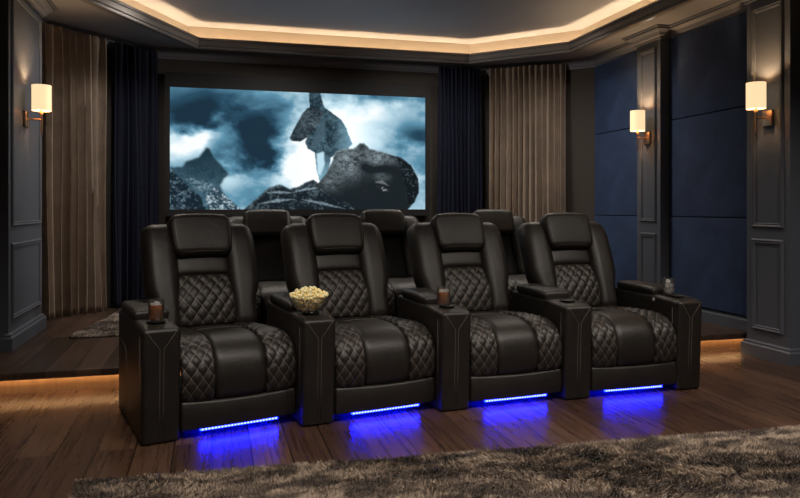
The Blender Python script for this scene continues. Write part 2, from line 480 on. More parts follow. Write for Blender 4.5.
pilaster('trim_3', LP['X'], LP['y0'], LP['y1'], XL, ZP, [(.33, .86), (.97, 2.60)])
pilaster('trim_4', MP['X'], MP['y0'], MP['y1'], XR, ZP, [(.33, .87), (.97, 2.58)])
pilaster('trim_5', NP['X'], NP['y0'], NP['y1'], XR, 0, [(.20, .875), (.955, 2.58)])

# navy fabric panels on the right wall
def wall_panel(ya, yb, za, zb, label):
    hy, hz = (yb-ya)/2-.003, (zb-za)/2-.003
    b = MB(); b.add(*rbox((.016, hy, hz), .008, 3, (1, 1, 1), None, (0, 0, 0)))
    o = b.build('acoustic_panel', M['navy']); o.location = (XR-.016, (ya+yb)/2, (za+zb)/2)
    tag(o, label, 'wall panel', 'navy fabric panels on the right wall')
rows = [(.252, 1.02, 'lower'), (1.02, 1.895, 'middle'), (1.895, 2.64, 'upper')]
for za, zb, n in rows:
    wall_panel(NP['y1'], MP['y0'], za, zb, f'{n} wide navy fabric wall panel between the two right-hand pilasters')
for za, zb, n in rows:
    wall_panel(MP['y1'], 6.82, za, zb, f'{n} narrow navy fabric wall panel beyond the far right sconce')

# ------------------------------------------------------------------ curtains
def curtain(p, q, z0, z1, folds, amp, mat, label, group, seed):
    rs = random.Random(seed); p, q = Vector(p), Vector(q); L = (q-p).length; d = (q-p)/L; nrm = Vector((d.y, -d.x))
    nu, nv = folds*14, 40
    mid = (p+q)/2
    ph = [rs.uniform(-.5, .5) for _ in range(folds+3)]; am = [rs.uniform(.65, 1.25) for _ in range(folds+3)]
    V = []; F = []
    for back in (0, 1):
        for i in range(nu+1):
            u = i/nu; x = u*folds
            k = int(x); f = x-k; pp = ph[k]*(1-f)+ph[k+1]*f; aa = am[k]*(1-f)+am[k+1]*f
            for j in range(nv+1):
                v = j/nv
                drift = .25*math.sin(3.1*v+seed+k*.7)*v
                w = math.sin(2*math.pi*(x+.35*pp+.12*drift))
                w = 2*((1+w)/2)**1.5-.9
                top = 1-.35*v**8
                flare = 1+.35*(1-v)**3
                off = amp*aa*top*flare*w+.012*math.sin(9*u+5*v+seed)+.02*(1-v)**4*math.sin(17*u+seed)
                along = (u-.5)*L*(1+.035*(1-v)**2)+.012*math.sin(2*math.pi*(2*x)+pp)*(1-v*.6)
                pt = d*along+nrm*(off-back*.006)
                V.append((pt.x, pt.y, z0+(z1-z0)*v-(0 if v else .0)))
    o = (nu+1)*(nv+1); s = nv+1
    for i in range(nu):
        for j in range(nv):
            a = i*s+j; F.append((a, a+s, a+s+1, a+1)); F.append((o+a, o+a+1, o+a+s+1, o+a+s))
    for i in range(nu):
        for j in (0, nv):
            a = i*s+j; F.append((a, o+a, o+a+s, a+s))
    for i in (0, nu):
        for j in range(nv):
            a = i*s+j; F.append((a, a+1, o+a+1, o+a))
    b = MB(); b.add(V, F); ob = b.build('curtain', mat, None, fix=False)
    ob.location = (mid.x, mid.y, 0)
    return tag(ob, label, 'curtain', group)
Zt = ZS-.045
curtain((-1.43, 6.62), (-.965, 7.12), ZP+.004, Zt, 9, .06, M['cbeige'], 'taupe velvet curtain hanging beside the left wall sconce', 'taupe curtains', 1)
curtain((-.915, 7.19), (-.54, 7.53), ZP+.004, Zt, 9, .03, M['cnavy'], 'dark navy curtain hanging left of the projection screen', 'navy curtains', 2)
curtain((2.47, 7.52), (2.96, 7.51), ZP+.004, Zt, 10, .03, M['cnavy'], 'dark navy curtain hanging right of the projection screen', 'navy curtains', 3)
curtain((3.06, 7.47), (3.76, 6.98), ZP+.004, Zt, 13, .048, M['cbeige'], 'taupe velvet curtain in the back right corner beside navy wall panels', 'taupe curtains', 4)

# ------------------------------------------------------------------ projection screen and the film frame on it
SX0, SX1, SZ0, SZ1 = -.42, 2.31, 1.085, 2.34
scr = empty('projection_screen', ((SX0+SX1)/2, YB-.09, SZ0))
tag(scr, 'wide projection screen showing a stormy blue film scene on the back wall', 'projection screen')
cx = (SX0+SX1)/2; hw = (SX1-SX0)/2; hh = SZ1-SZ0
b = MB()
b.add(*box(-hw-.05, -hw, -.02, .089, -.07, hh+.15)); b.add(*box(hw, hw+.05, -.02, .089, -.07, hh+.15))
b.add(*box(-hw, hw, -.02, .089, -.07, 0)); b.add(*box(-hw, hw, -.02, .089, hh, hh+.15)); b.add(*box(-hw, hw, .03, .05, 0, hh))
b.build('border', M['frame'], scr, smooth=False)

def fbm(w, h, sx, sy, oct, seed, rough=.55):
    g = np.random.default_rng(seed); out = np.zeros((h, w)); amp = 1.; tot = 0
    for k in range(oct):
        nx, ny = int(sx*2**k)+2, int(sy*2**k)+2; L = g.random((ny+1, nx+1))
        X = np.linspace(0, nx-1.001, w); Y = np.linspace(0, ny-1.001, h)
        xi, yi = X.astype(int), Y.astype(int); fx, fy = X-xi, Y-yi; fx = fx*fx*(3-2*fx); fy = (fy*fy*(3-2*fy))[:, None]
        a = L[np.ix_(yi, xi)]*(1-fx)+L[np.ix_(yi, xi+1)]*fx; c = L[np.ix_(yi+1, xi)]*(1-fx)+L[np.ix_(yi+1, xi+1)]*fx
        out += amp*(a*(1-fy)+c*fy); tot += amp; amp *= rough
    return out/tot

def film_frame(w, h):
    """a frame of film: storm clouds, a walking figure and a head lying on rocky ground. Coordinates 0..255 x 0..121"""
    T = np.linspace(0, 1, w); X, Y = np.meshgrid(255*T*8./(7.35*(1-T)+8.*T), np.linspace(0, 121, h))
    n1 = fbm(w, h, 5, 4, 6, 3); n2 = fbm(w, h, 9, 6, 6, 8); n3 = fbm(w, h, 60, 30, 4, 5)
    Xw = X+(n1-.5)*44; Yw = Y+(n2-.5)*34
    def blob(x, y, rx, ry): return np.exp(-(((Xw-x)/rx)**2+((Yw-y)/ry)**2))
    lum = .44+.5*(n2-.5)+.35*(n1-.5)
    for x, y, rx, ry, a in [(92, 60, 26, 24, -.50), (105, 78, 14, 14, -.12), (30, 22, 50, 15, -.34), (60, 8, 60, 10, -.15), (85, 34, 22, 12, -.22), (55, 62, 10, 18, -.1), (15, 55, 22, 11, .55), (35, 48, 9, 10, .35), (60, 88, 18, 12, .22),
                            (125, 72, 18, 24, .35), (118, 88, 30, 12, .35), (150, 60, 28, 55, .36), (185, 38, 36, 26, .36), (215, 14, 40, 12, .15), (245, 40, 16, 14, -.26), (252, 78, 12, 8, -.14), (245, 98, 14, 12, .12)]:
        lum += a*blob(x, y, rx, ry)
    lum = np.clip((lum-.42)*1.25+.45, .03, 1.)
    stops = np.array([0, .18, .45, .72, 1.]); cols = np.array([[.008, .022, .038], [.022, .072, .12], [.11, .28, .40], [.50, .70, .80], [.93, .98, 1.0]])
    img = np.stack([np.interp(lum, stops, cols[:, k]) for k in range(3)], 2)
    cl = lambda x: np.clip(x, 0, 1)
    def inside(poly):
        m = np.zeros(X.shape, bool); n = len(poly); jx = X+(n3-.5)*1.1; jy = Y+(n3[::-1, ::-1]-.5)*1.1
        for i in range(n):
            x0, y0 = poly[i]; x1, y1 = poly[(i+1) % n]
            if y0 == y1: continue
            c = ((y0 > jy) != (y1 > jy)) & (jx < (x1-x0)*(jy-y0)/(y1-y0)+x0); m ^= c
        return m
    def soft(m, k=1):
        a = m.astype(float)
        for _ in range(k):
            p = np.pad(a, 1, mode='edge'); a = (p[:-2, 1:-1]+p[2:, 1:-1]+p[1:-1, :-2]+p[1:-1, 2:]+2*p[1:-1, 1:-1])/6
        return a
    def paint(poly, base, tex, hi, k=1):
        a = soft(inside(poly), k)[..., None]
        c = np.array(base)[None, None]+tex[..., None]*np.array(hi)[None, None]
        img[:] = img*(1-a)+np.clip(c, 0, 1)*a
    n4 = fbm(w, h, 120, 64, 3, 21, .8); n5 = fbm(w, h, 22, 14, 5, 22, .6)
    fine = cl((n4-.5)*1.0+(n5-.5)*.9+.5)
    def rim(poly, k):
        m_ = inside(poly); return cl(1-soft(m_, k))*m_
    # far crag and slope
    crag = [(0, 79), (12, 79), (16, 73), (28, 69), (36, 59), (40, 60), (44, 69), (55, 81), (59, 86), (54, 90), (50, 97), (54, 106), (62, 114), (72, 122), (0, 122)]
    paint(crag, (.012, .034, .052), fine*cl((Y-66)/60), (.09, .18, .24), 5)
    paint([(38, 122), (36, 108), (44, 99), (52, 104), (60, 112), (72, 122)], (.03, .06, .085), cl(fine*2.6-1.1), (.55, .68, .74), 3)
    paint([(14, 88), (30, 92), (44, 96), (40, 106), (24, 100)], (.03, .065, .09), cl(fine*2-.9), (.2, .3, .36), 5)
    paint([(0, 79), (12, 92), (30, 108), (36, 122), (0, 122)], (.008, .018, .028), cl(fine*2-1), (.14, .22, .28), 1)
    # walking figure
    glow = np.exp(-(((X-172)/22)**2+((Y-48)/26)**2))+.8*np.exp(-(((X-150)/12)**2+((Y-76)/16)**2)); img[:] = img+(glow*.35)[..., None]*np.array([.6, .85, 1.])
    coatp = [(138, -3), (149, -3), (151, 5), (154, 15), (159, 18), (171, 27), (176, 36), (182, 52), (176, 60), (166, 62), (160, 68), (158, 82), (154, 90), (149, 92), (146, 80), (144, 62), (137, 58), (134, 51), (141, 40), (145, 30), (139, 18)]
    paint(coatp, (.012, .028, .040), cl(fine*.6-.15)+cl((X-164)/22)*1.0+cl((Y-62)/26)*.9, (.16, .30, .38), 1)
    armp = [(119, 47), (123, 38), (130, 25), (136, 16), (144, 13), (153, 20), (148, 32), (138, 46), (129, 51), (120, 50)]
    paint(armp, (.014, .024, .032), cl(fine*.9-.3), (.14, .19, .22), 1)
    paint([(149, 33), (153, 25), (155, 34), (150, 52), (144, 58), (140, 56)], (.04, .075, .10), fine*.3, (.1, .15, .18), 3)
    paint([(146, 63), (153, 61), (154, 74), (150, 86), (147, 84)], (.50, .72, .84), n3*0, (0, 0, 0), 3)
    # lying figure: shoulders, then the head
    body = [(72, 122), (88, 108), (99, 98), (110, 95), (119, 100), (128, 97), (137, 92), (143, 90), (147, 93), (150, 100), (170, 106), (186, 122)]
    paint(body, (.009, .015, .020), cl(fine*2.2-1.15)*.4+rim(body, 14)*fine*1.3, (.22, .32, .37), 1)
    for (x0, y0, x1, y1) in [(84, 116, 128, 110), (128, 110, 176, 121), (96, 104, 122, 104), (120, 104, 150, 98)]:
        paint([(x0, y0), ((x0+x1)/2, (y0+y1)/2-2.2), (x1, y1), ((x0+x1)/2, (y0+y1)/2+.6)], (.07, .10, .12), fine, (.2, .26, .3), 1)
    headp = [(145, 97), (156, 83), (162, 69), (165, 60), (176, 57), (183, 57), (189, 51), (194, 51), (199, 56.5), (210, 59), (218, 62), (231, 65), (241, 74), (248, 88), (249, 102), (244, 113), (237, 122), (185, 122), (176, 114), (162, 108)]
    lit = np.exp(-(((X-178)/16)**2+((Y-70)/15)**2))*.75+np.exp(-(((X-208)/15)**2+((Y-66)/9)**2))*.7+np.exp(-(((X-160)/9)**2+((Y-92)/9)**2))*.35+np.exp(-(((X-212)/7)**2+((Y-86)/5)**2))*.25
    dark = np.exp(-(((X-193)/9)**2+((Y-74)/7)**2))*.8+np.exp(-(((X-212)/10)**2+((Y-77)/5)**2))*.5
    paint(headp, (.011, .016, .020), cl(cl(lit-dark*.5)*cl(fine*1.3-.1)+rim(headp, 10)*.8*cl((225-X)/20)*cl((86-Y)/14)), (.40, .50, .55), 1)
    paint([(206, 97), (210, 95.5), (215, 98.5), (219, 102), (213, 101.5), (208, 100)], (.015, .02, .024), cl(fine*2.6-1.1), (.5, .55, .58), 1)
    paint([(204, 92), (212, 90), (219, 96), (213, 94)], (.07, .09, .1), fine, (.1, .1, .1), 1)
    paint([(226, 64), (241, 74), (248, 88), (249, 102), (244, 113), (237, 118), (236, 100), (232, 82)], (.006, .010, .013), cl(fine*2-1.1), (.12, .15, .17), 2)
    return np.clip(img, 0, 1)

fw, fh = 420, 200
img = film_frame(fw, fh)
xs = np.linspace(-hw, hw, fw); zs = np.linspace(hh, 0, fh)
XX, ZZ = np.meshgrid(xs, zs)
V = np.stack([XX, np.zeros_like(XX), ZZ], 2).reshape(-1, 3)
ii = np.arange((fh-1)*(fw-1)); rI, cI = ii//(fw-1), ii % (fw-1); a = rI*fw+cI
Fq = np.stack([a, a+fw, a+fw+1, a+1], 1)
me = bpy.data.meshes.new('screen_surface'); me.from_pydata(V.tolist(), [], Fq.tolist()); me.update()
at = me.color_attributes.new('film', 'FLOAT_COLOR', 'POINT')
rgba = np.ones((fw*fh, 4), np.float32); rgba[:, :3] = img.reshape(-1, 3); at.data.foreach_set('color', rgba.ravel())
m, t, bs = nt('film_frame')
an = node(t, 'ShaderNodeAttribute', attribute_name='film'); t.links.new(an.outputs['Color'], bs.inputs['Emission Color'])
bs.inputs['Emission Strength'].default_value = 1.05; bs.inputs['Base Color'].default_value = (.002, .002, .002, 1); bs.inputs['Roughness'].default_value = 1.; bs.inputs['Specular IOR Level'].default_value = 0.
me.materials.append(m)
link(bpy.data.objects.new('screen_surface', me), scr)

# ------------------------------------------------------------------ wall sconces
def sconce(X, Y, sgn, label):
    """X, Y on the pilaster face; sgn = direction into the room"""
    r = empty('wall_sconce', (X, Y, 1.75)); tag(r, label, 'wall sconce', 'wall sconces on the pilasters')
    b = MB(); b.add(*rbox((.011, .045, .058), .004, 2, (1, 1, 1), None, (sgn*.011, 0, 0))); b.build('backplate', M['brass'], r)
    b = MB(); b.add(*tube([(sgn*.02, 0, 0), (sgn*.115, 0, 0)], .006, 10)); b.build('arm', M['brass'], r, angle=50)
    b = MB(); b.add(*tube([(sgn*.115, 0, -.10), (sgn*.115, 0, .075)], .006, 10)); b.add(*lathe([(0, -.112), (.007, -.108), (.008, -.1), (0, -.095)], 12, (sgn*.115, 0, 0)))
    b.add(*lathe([(0, .035), (.012, .036), (.014, .06), (.012, .062), (0, .062)], 16, (sgn*.115, 0, 0))); b.build('stem', M['brass'], r, angle=50)
    b = MB(); b.add(*lathe([(.064, .065), (.066, .065), (.066, .252), (.064, .252), (.064, .065)], 48, (sgn*.115, 0, 0))); b.build('lamp_shade', M['shade'], r, angle=50)
    b = MB(); b.add(*lathe([(0, .07), (.012, .075), (.012, .09), (.022, .115), (.024, .135), (.016, .155), (0, .165)], 20, (sgn*.115, 0, 0))); b.build('bulb', M['shade'], r)
    l = bpy.data.lights.new('sconce_bulb_light', 'POINT'); l.energy = 14.0; l.color = (1., .66, .34); l.shadow_soft_size = .02
    lo = link(bpy.data.objects.new('sconce_bulb_light', l), r); lo.location = (sgn*.115, 0, .19)
    return r
sconce(LP['X'], 5.66, 1, 'lit cylinder wall sconce on the left pilaster beside the taupe curtain')
sconce(MP['X'], 5.71, -1, 'lit cylinder wall sconce on the far right pilaster, the smallest in view')
sconce(NP['X'], 4.21, -1, 'lit cylinder wall sconce on the near right pilaster at the right edge')

# ------------------------------------------------------------------ recliners
SW = .29            # half seat width
AW = .0875          # half arm width
def dia(a, b_, w, h): return (a/w+b_/h, a/w-b_/h)
def quilt_h(p, q, amp):
    s = abs(math.sin(math.pi*p))*abs(math.sin(math.pi*q)); return amp*(s**.45)
def edge(u, k=8): return max(0., 1-abs(2*u-1)**k)**.5

PROF = spline([(.62, .425), (.45, .437), (.28, .448), (.14, .447), (.05, .425), (-.01, .375), (-.033, .30), (-.03, .23), (-.012, .185), (.02, .168)], 90)
def prof(v):
    x = v*(len(PROF)-1); i = min(int(x), len(PROF)-2); f = x-i; return PROF[i]*(1-f)+PROF[i+1]*f
PLEN = float(np.sum(np.linalg.norm(np.diff(PROF, axis=0), axis=1)))
TH = R(22); BY, BZ = .61, .40
def bk(x, s, t_):       # backrest coordinates: across, up the back, out of the back
    return (x, BY+s*math.sin(TH)-t_*math.cos(TH), BZ+s*math.cos(TH)+t_*math.sin(TH))

def armrest(parent, x, cup=True):
    g = MB(); ax = x
    def shape(px, py, pz):
        # front top rolls down a little, front face leans back towards the floor
        if pz > 0: pz -= .012*max(0, -(py)-.12)/.2
        return (px, py+(.0 if py > 0 else .012*(-pz)/.28), pz)
    g.add(*rbox((AW, .355, .2775), .022, 4, (2, 6, 4), shape, (ax, .325, .2775)))
    ar = g.build('armrest', M['leather'], parent)
    g = MB(); g.add(*rbox((AW-.002, .20, .026), .021, 4, (2, 5, 1), lambda px, py, pz: (px*(1+.03*(pz > 0)), py, pz+.006*math.cos(px/AW*1.4)*(pz > 0)-.006*(py < -.12)), (ax, .41, .573)))
    g.build('arm_pad', M['leather'], ar)
    if cup:
        g = MB(); g.add(*lathe([(.030, .5565), (.044, .5565), (.047, .5595), (.044, .561), (.041, .5605), (.040, .5572), (.030, .557), (.0, .557), (.0, .5566), (.030, .5565)], 32, (ax, .10, -.001)))
        g.build('cup_holder', M['black'], ar)
    rr = .0013; f = lambda z: -.0305+(.012*(.2775-z)/.28)-.0005
    for s in (-1, 1):
        sx = ax+s*(AW+.0003)
        front = [(ax+s*.009, f(.035), .035), (ax+s*.009, f(.2), .2), (ax+s*.009, f(.445), .445), (ax+s*.03, f(.475), .475), (ax+s*.066, f(.526), .526),
                 (ax+s*.068, -.012, .5435), (ax+s*.068, .02, .549), (ax+s*.068, .10, .5535), (ax+s*.068, .2, .5555)]
        arc = [tuple(p) for p in spline([(sx, .62, .40), (sx, .50, .395), (sx, .43, .37), (sx, .40, .32), (sx, .39, .15), (sx, .39, .03)], 14)]
        for pts in (front, [(sx, .02, .05), (sx, .02, .50)], arc):
            g = MB(); g.add(*tube(pts, rr, 5)); g.build('stitching', M['stitch'], ar)
    return ar

def make_recliner(arms, light=True, cups=True, quilted=True):
    root = empty('recliner')
    g = MB(); g.add(*rbox((SW-.003, .30, .065), .012, 3, (6, 3, 4), lambda x, y, z: (x, y+((-.010*(1-(x/SW)**2)-.012*math.cos(z/.062*1.3)) if y < 0 else 0), z+(.010*(x/SW)**2 if z > 0 and y < 0 else 0)), (0, .285, .107)))
    g.build('base', M['leather'], root)
    g = MB(); g.add(*box(-SW+.02, SW-.02, .07, .60, 0, .04)); g.build('plinth', M['black'], root, smooth=False)
    # seat: smooth centre and two quilted bolsters
    cw = .128
    def pc(u, v): y, z = prof(v); return (-cw+2*cw*u, y, z)
    V_, F_, _ = sheet(pc, 14, 60, lambda u, v: .012*edge(u, 14)*edge(v, 16)-.004+.004*math.cos((u-.5)*3), .04, None, -1)
    g = MB(); g.add(V_, F_)
    sc = g.build('seat_cushion', M['leather'], root)
    g = MB(); ln = []
    for k in range(15):
        u = .03+.94*k/14; y, z = prof(.30); ln.append((-cw+2*cw*u, y-.003, z+.0115+.004*math.cos((u-.5)*3)-.004*abs(2*u-1)**6))
    g.add(*tube(ln, .0018, 5)); g.build('seam', M['stitch'], sc)
    for s in (-1, 1):
        x0, x1 = (cw, SW-.002) if s > 0 else (-SW+.002, -cw)
        def pb(u, v, x0=x0, x1=x1, s=s):
            y, z = prof(v); out = u if s > 0 else 1-u
            d = .020*max(0, out-.55)**1.5/.3
            return (x0+(x1-x0)*u, y+(d*.6 if v > .4 else 0)*min(1, (v-.4)*4), z-d*(1-min(1, max(0, v-.3)*2)))
        def uvb(u, v, x0=x0, x1=x1): return dia((x0+(x1-x0)*u), v*PLEN, .054, .078)
        V_, F_, uv = sheet(pb, 34, 110, lambda u, v: (.010+quilt_h(*uvb(u, v), .009))*edge(u, 14)*edge(v, 24)-.004, .04, uvb, -1)
        g = MB(); g.add(V_, F_); o = g.build('quilted_bolster', M['quilt'], root); set_uv(o, uv)
    # backrest
    g = MB(); g.add(*rbox((.30, .05, .315), .035, 4, (3, 1, 4), lambda x, y, z: bk(x*(.93+.05*(z+.3)), z+.30, -y-.055), (0, 0, 0)))
    g.build('back_shell', M['leather'], root)
    def lumb(u, v): return bk(-.165+.33*u, .025+.30*v, .026+.028*math.sin(math.pi*min(1, v*1.05))+.012*(1-(2*u-1)**2))
    uvl = lambda u, v: dia(-.165+.33*u, .025+.30*v, .066, .086)
    V_, F_, uv = sheet(lumb, 50, 54, lambda u, v: (.008+quilt_h(*uvl(u, v), .010))*edge(u, 12)*edge(v, 12), .05, uvl)
    g = MB()
    if quilted: g.add(V_, F_); o = g.build('lumbar_panel', M['quilt'], root); set_uv(o, uv)
    else:
        g.add(*rbox((.163, .03, .20), .012, 3, (4, 1, 6), lambda x, y, z: bk(x, z+.235, .0-y-.006))); g.build('lumbar_panel', M['rearpanel'], root)
    if quilted:
      V_, F_, _ = sheet(lambda u, v: bk(-.165+.33*u, .322+.12*v, .024+.008*(1-(2*u-1)**2)), 16, 14, lambda u, v: .022*edge(u, 10)*edge(v, 4), .05)
      g = MB(); g.add(V_, F_); g.build('back_band', M['leather'], root)
    hr = lambda x, y, z: bk(x*(1-.06*max(0, -z)/.12-.07*abs(z/.132)**6), z*(1-.07*abs(x/.18)**6)+.553+.006*math.cos(x/.16*1.5), .055-y*(1+.12*math.cos(z/.13*1.5)))
    g = MB(); g.add(*rbox((.184, .052, .132), .043, 6, (6, 2, 5), hr)); head = g.build('headrest', M['leather'], root)
    pp = []
    for k in range(72):
        a = 2*math.pi*k/72; ca, sa = math.cos(a), math.sin(a)
        n_ = (abs(ca)**6+abs(sa)**6)**(-1/6); pp.append(hr(.164*n_*ca, -.0455, .112*n_*sa))
    g = MB(); g.add(*tube(pp, .0016, 5, True)); g.build('piping', M['stitch'], head)
    for s in (-1, 1):
        def wing(x, y, z, s=s):
            sv = z+.325                       # 0..0.63 up the back
            k = min(1, max(0, (sv-.12)/.16)); k = k*k*(3-2*k)
            hwid = .072+.024*k; cxw = .220+.012*k+.006*sv
            yy = y*(1+.10*math.sin(math.pi*min(1, sv/.63)))
            f = .004+.010*math.sin(math.pi*min(1, max(0, sv/.6)))-.016*max(0, (x-.01)/.08)**2
            tl = max(0, (sv-.50)/.15); f -= .030*tl*tl; cxw -= .018*tl*tl
            return bk(s*(cxw+x/.08*hwid), sv, f-yy)
        g = MB(); g.add(*rbox((.08, .072, .325), .055, 6, (2, 2, 14), wing)); w_ = g.build('back_bolster', M['leather'], root)
        # seam along the inner edge
        ln = [bk(s*(.163+.006*(k/12)), .03+.55*k/12, .061+.012*math.sin(math.pi*k/12)) for k in range(13)]
        g = MB(); g.add(*tube(ln, .0013, 5)); g.build('seam', M['stitch'], w_)
    for x in arms: armrest(root, x, cups)
    if light:
        g = MB(); g.add(*rbox((.195, .006, .0062), .002, 2, (1, 1, 1), None, (0, -.004, .037))); st = g.build('led_strip', M['blue'], root)
        bm_ = MB(); bm_.add(*rbox((.0044, .0025, .0044), .002, 2)); bd = bm_.build('led', M['bead'], st); bd.location = (-.184, -.0105, .037)
        for k in range(1, 24):
            c = bd.copy(); COL.objects.link(c); c.parent = st; c.location = (-.184+.016*k, -.0105, .037)
    return root

PITCH = .755
TH_ROW = [R(15.), R(10.5), R(5.), R(1.5)]
LINE = [R(6.5), R(4.5), R(2.5), R(1.)]
start = Vector((-.235, 3.45))
corner = [start.copy()]
rec_labels = ['black leather recliner at the near left end, glass of whiskey on its left arm',
              'black leather recliner with the popcorn bowl on its left arm',
              'black leather recliner with a whiskey glass on its left arm, third from the left',
              'black leather recliner at the far right end, clear glass of ice on its right arm']
g4 = 'front row of black leather recliners'
proto = make_recliner([-PITCH/2])
recs = []
for i, a in enumerate(TH_ROW):
    d = Vector((math.cos(a), math.sin(a))); p = corner[-1]; c = p+d*PITCH/2
    o = proto if i == 0 else copy_tree(proto)
    o.location = (c.x, c.y, 0); o.rotation_euler = (0, 0, a); tag(o, rec_labels[i], 'recliner', g4); recs.append(o)
    corner.append(p+Vector((math.cos(LINE[i]), math.sin(LINE[i])))*PITCH)
last = armrest(recs[3], PITCH/2)
g = MB()
n_ = lathe([(0, .004), (.006, .004), (.008, .003), (.011, .004), (.012, .0), (0, 0)], 20)
g.add([(PITCH/2-AW-.0005-z, .20+x, .525+y) for x, y, z in n_[0]], n_[1]); g.build('recline_button', M['chrome'], last)

# second row on the stage (only the tops show over the front row)
rear = make_recliner([-.375, .375], light=False, cups=False, quilted=False)
rl = ['dark leather recliner on the stage, seen between the first and second front recliners',
      'dark leather recliner on the stage, seen between the second and third front recliners',
      'dark leather recliner on the stage, seen between the third and fourth front recliners']
for i, x in enumerate([.455, 1.42, 2.42]):
    o = rear if i == 0 else copy_tree(rear)
    o.location = (x, 4.98, ZP); o.scale = (1.03, 1., .895); o.rotation_euler = (0, 0, R(2)); tag(o, rl[i], 'recliner', 'second row of recliners on the stage')

def on_arm(seat, lx, ly, z=.5605):
    a = TH_ROW[seat]; o = recs[seat].location
    return (o.x+lx*math.cos(a)-ly*math.sin(a), o.y+lx*math.sin(a)+ly*math.cos(a), z)

# ------------------------------------------------------------------ glasses and ice
def tumbler(loc, drink, label):
    r = empty('whiskey_glass' if drink else 'water_glass', loc); tag(r, label, 'glass')
    b = MB(); b.add(*lathe([(0, 0), (.033, 0), (.035, .003), (.0385, .10), (.0383, .1012), (.0365, .1012), (.0362, .10), (.0332, .012), (.031, .009), (0, .009)], 40)); b.build('tumbler', M['glass'], r)
    if drink:
        b = MB(); b.add(*lathe([(0, .0093), (.0308, .0093), (.0331, .0122), (.0353, .074), (0, .074)], 40)); b.build('whiskey', M['whiskey'], r, angle=50)
    return r
def ice(loc, off, rot, s, label, group):
    b = MB(); b.add(*rbox((s, s, s), s*.3, 3, (1, 1, 1), lambda x, y, z: (x*(1+.12*math.sin(z*90)), y, z*(1+.1*math.sin(x*80)))))
    o = b.build('ice_cube', M['ice']); o.location = (loc[0]+off[0], loc[1]+off[1], loc[2]+off[2]); o.rotation_euler = rot
    return tag(o, label, 'ice cube', group)
CUP = .10
g1 = on_arm(0, -PITCH/2, CUP); g2 = on_arm(2, -PITCH/2-.02, CUP); g3 = on_arm(3, PITCH/2-.02, CUP+.045)
tumbler(g1, True, 'tumbler of amber whiskey on the near left recliner arm')
tumbler(g2, True, 'tumbler of whiskey on the arm between the second and third recliners')
tumbler(g3, False, 'clear tumbler of ice on the far right recliner arm')
def pour(loc, spots, where):
    for n, (off, rot, s, w) in enumerate(spots):
        ice(loc, off, rot, s, f'{w} ice cube in the {where}', 'ice cubes in the ' + where)
pour(g1, [((-.013, -.010, .070), (.3, .2, .4), .0135, 'left floating'), ((.015, -.004, .066), (.1, .5, 1.), .013, 'right floating'), ((.002, .014, .075), (.4, .3, .1), .012, 'back floating')], 'whiskey glass on the near left arm')
pour(g2, [((-.013, -.008, .068), (.2, .4, .9), .0135, 'left floating'), ((.014, -.006, .072), (.4, .1, .2), .013, 'right floating'), ((.0, .014, .074), (.3, .2, .6), .012, 'back floating')], 'whiskey glass on the middle arm')
pour(g3, [((-.0145, -.010, .025), (.1, .1, .3), .0135, 'bottom left'), ((.0145, -.009, .025), (.05, .15, .1), .0135, 'bottom right'), ((.0, .016, .026), (.1, .1, .6), .0135, 'bottom back'),
          ((-.0135, -.009, .054), (.15, .1, .7), .0135, 'upper left'), ((.015, -.006, .055), (.2, .1, .2), .013, 'upper right'), ((.0, .004, .081), (.4, .2, .8), .0125, 'topmost')], 'clear glass on the far right arm')

# ------------------------------------------------------------------ popcorn
pb_ = on_arm(1, -PITCH/2-.012, CUP+.01)
bowl = empty('popcorn_bowl', pb_); tag(bowl, 'round glass bowl heaped with popcorn on the recliner arm', 'bowl')
b = MB(); b.add(*lathe([(0, 0), (.044, 0), (.049, .003), (.063, .018), (.080, .042), (.0955, .073), (.095, .0745), (.093, .0745), (.0775, .044), (.0605, .021), (.046, .006), (0, .005)], 48)); b.build('bowl', M['bowl'], bowl)
def kernel(rs):
    bm = bmesh.new(); bmesh.ops.create_icosphere(bm, subdivisions=2, radius=1)
    lobes = [Vector((rs.uniform(-1, 1), rs.uniform(-1, 1), rs.uniform(-1, 1))).normalized() for _ in range(5)]
    tone = []
    for v in bm.verts:
        n = v.co.normalized(); k = max(n.dot(l) for l in lobes)
        v.co = n*(.55+.5*max(0, k)**3); tone.append(max(0, k)**2)
    V = [v.co.copy() for v in bm.verts]; F = [tuple(v.index for v in f.verts) for f in bm.faces]; bm.free()
    return V, F, tone
rs = random.Random(4); kin = [kernel(rs) for _ in range(10)]
b = MB(); tones = []; spots = []
tries = 0
while len(spots) < 330 and tries < 40000:
    tries += 1
    r_ = .093*math.sqrt(rs.random()); a = rs.uniform(0, 2*math.pi)
    zt = .075+.038*(1-(r_/.093)**2); zb = .010+(max(0, r_-.045)/.048)**1.4*.062
    rin = lambda z: np.interp(z, [.005, .021, .044, .0745, .2], [.043, .0585, .0755, .091, .094])
    z = rs.uniform(zb, zt)
    if r_ > rin(z)-.006 and z < .078: continue
    # keep those near the visible surface
    if z < zt-.02 and r_ < rin(z)-.026: continue
    p = Vector((r_*math.cos(a), r_*math.sin(a), z))
    if any((p-q).length < .0105 for q in spots): continue
    spots.append(p)
for p in spots:
    V, F, tn = rs.choice(kin); s = rs.uniform(.0085, .0115); m3 = Matrix.Rotation(rs.uniform(0, 6.28), 3, 'X') @ Matrix.Rotation(rs.uniform(0, 6.28), 3, 'Z')
    b.add([p+(m3 @ v)*s for v in V], F)
    y = rs.random()
    for k in tn:
        w = min(1, k*1.15); tones.append((.97, .70+.22*w-.05*y, .24+.40*w-.15*y, 1))
pc_ = b.build('popcorn', M['popcorn'], None, fix=False); pc_.location = pb_
ca = pc_.data.color_attributes.new('tone', 'FLOAT_COLOR', 'POINT'); ca.data.foreach_set('color', np.array(tones, np.float32).ravel())
pc_.scale = bowl.scale = (1.12, 1.12, 1.12)
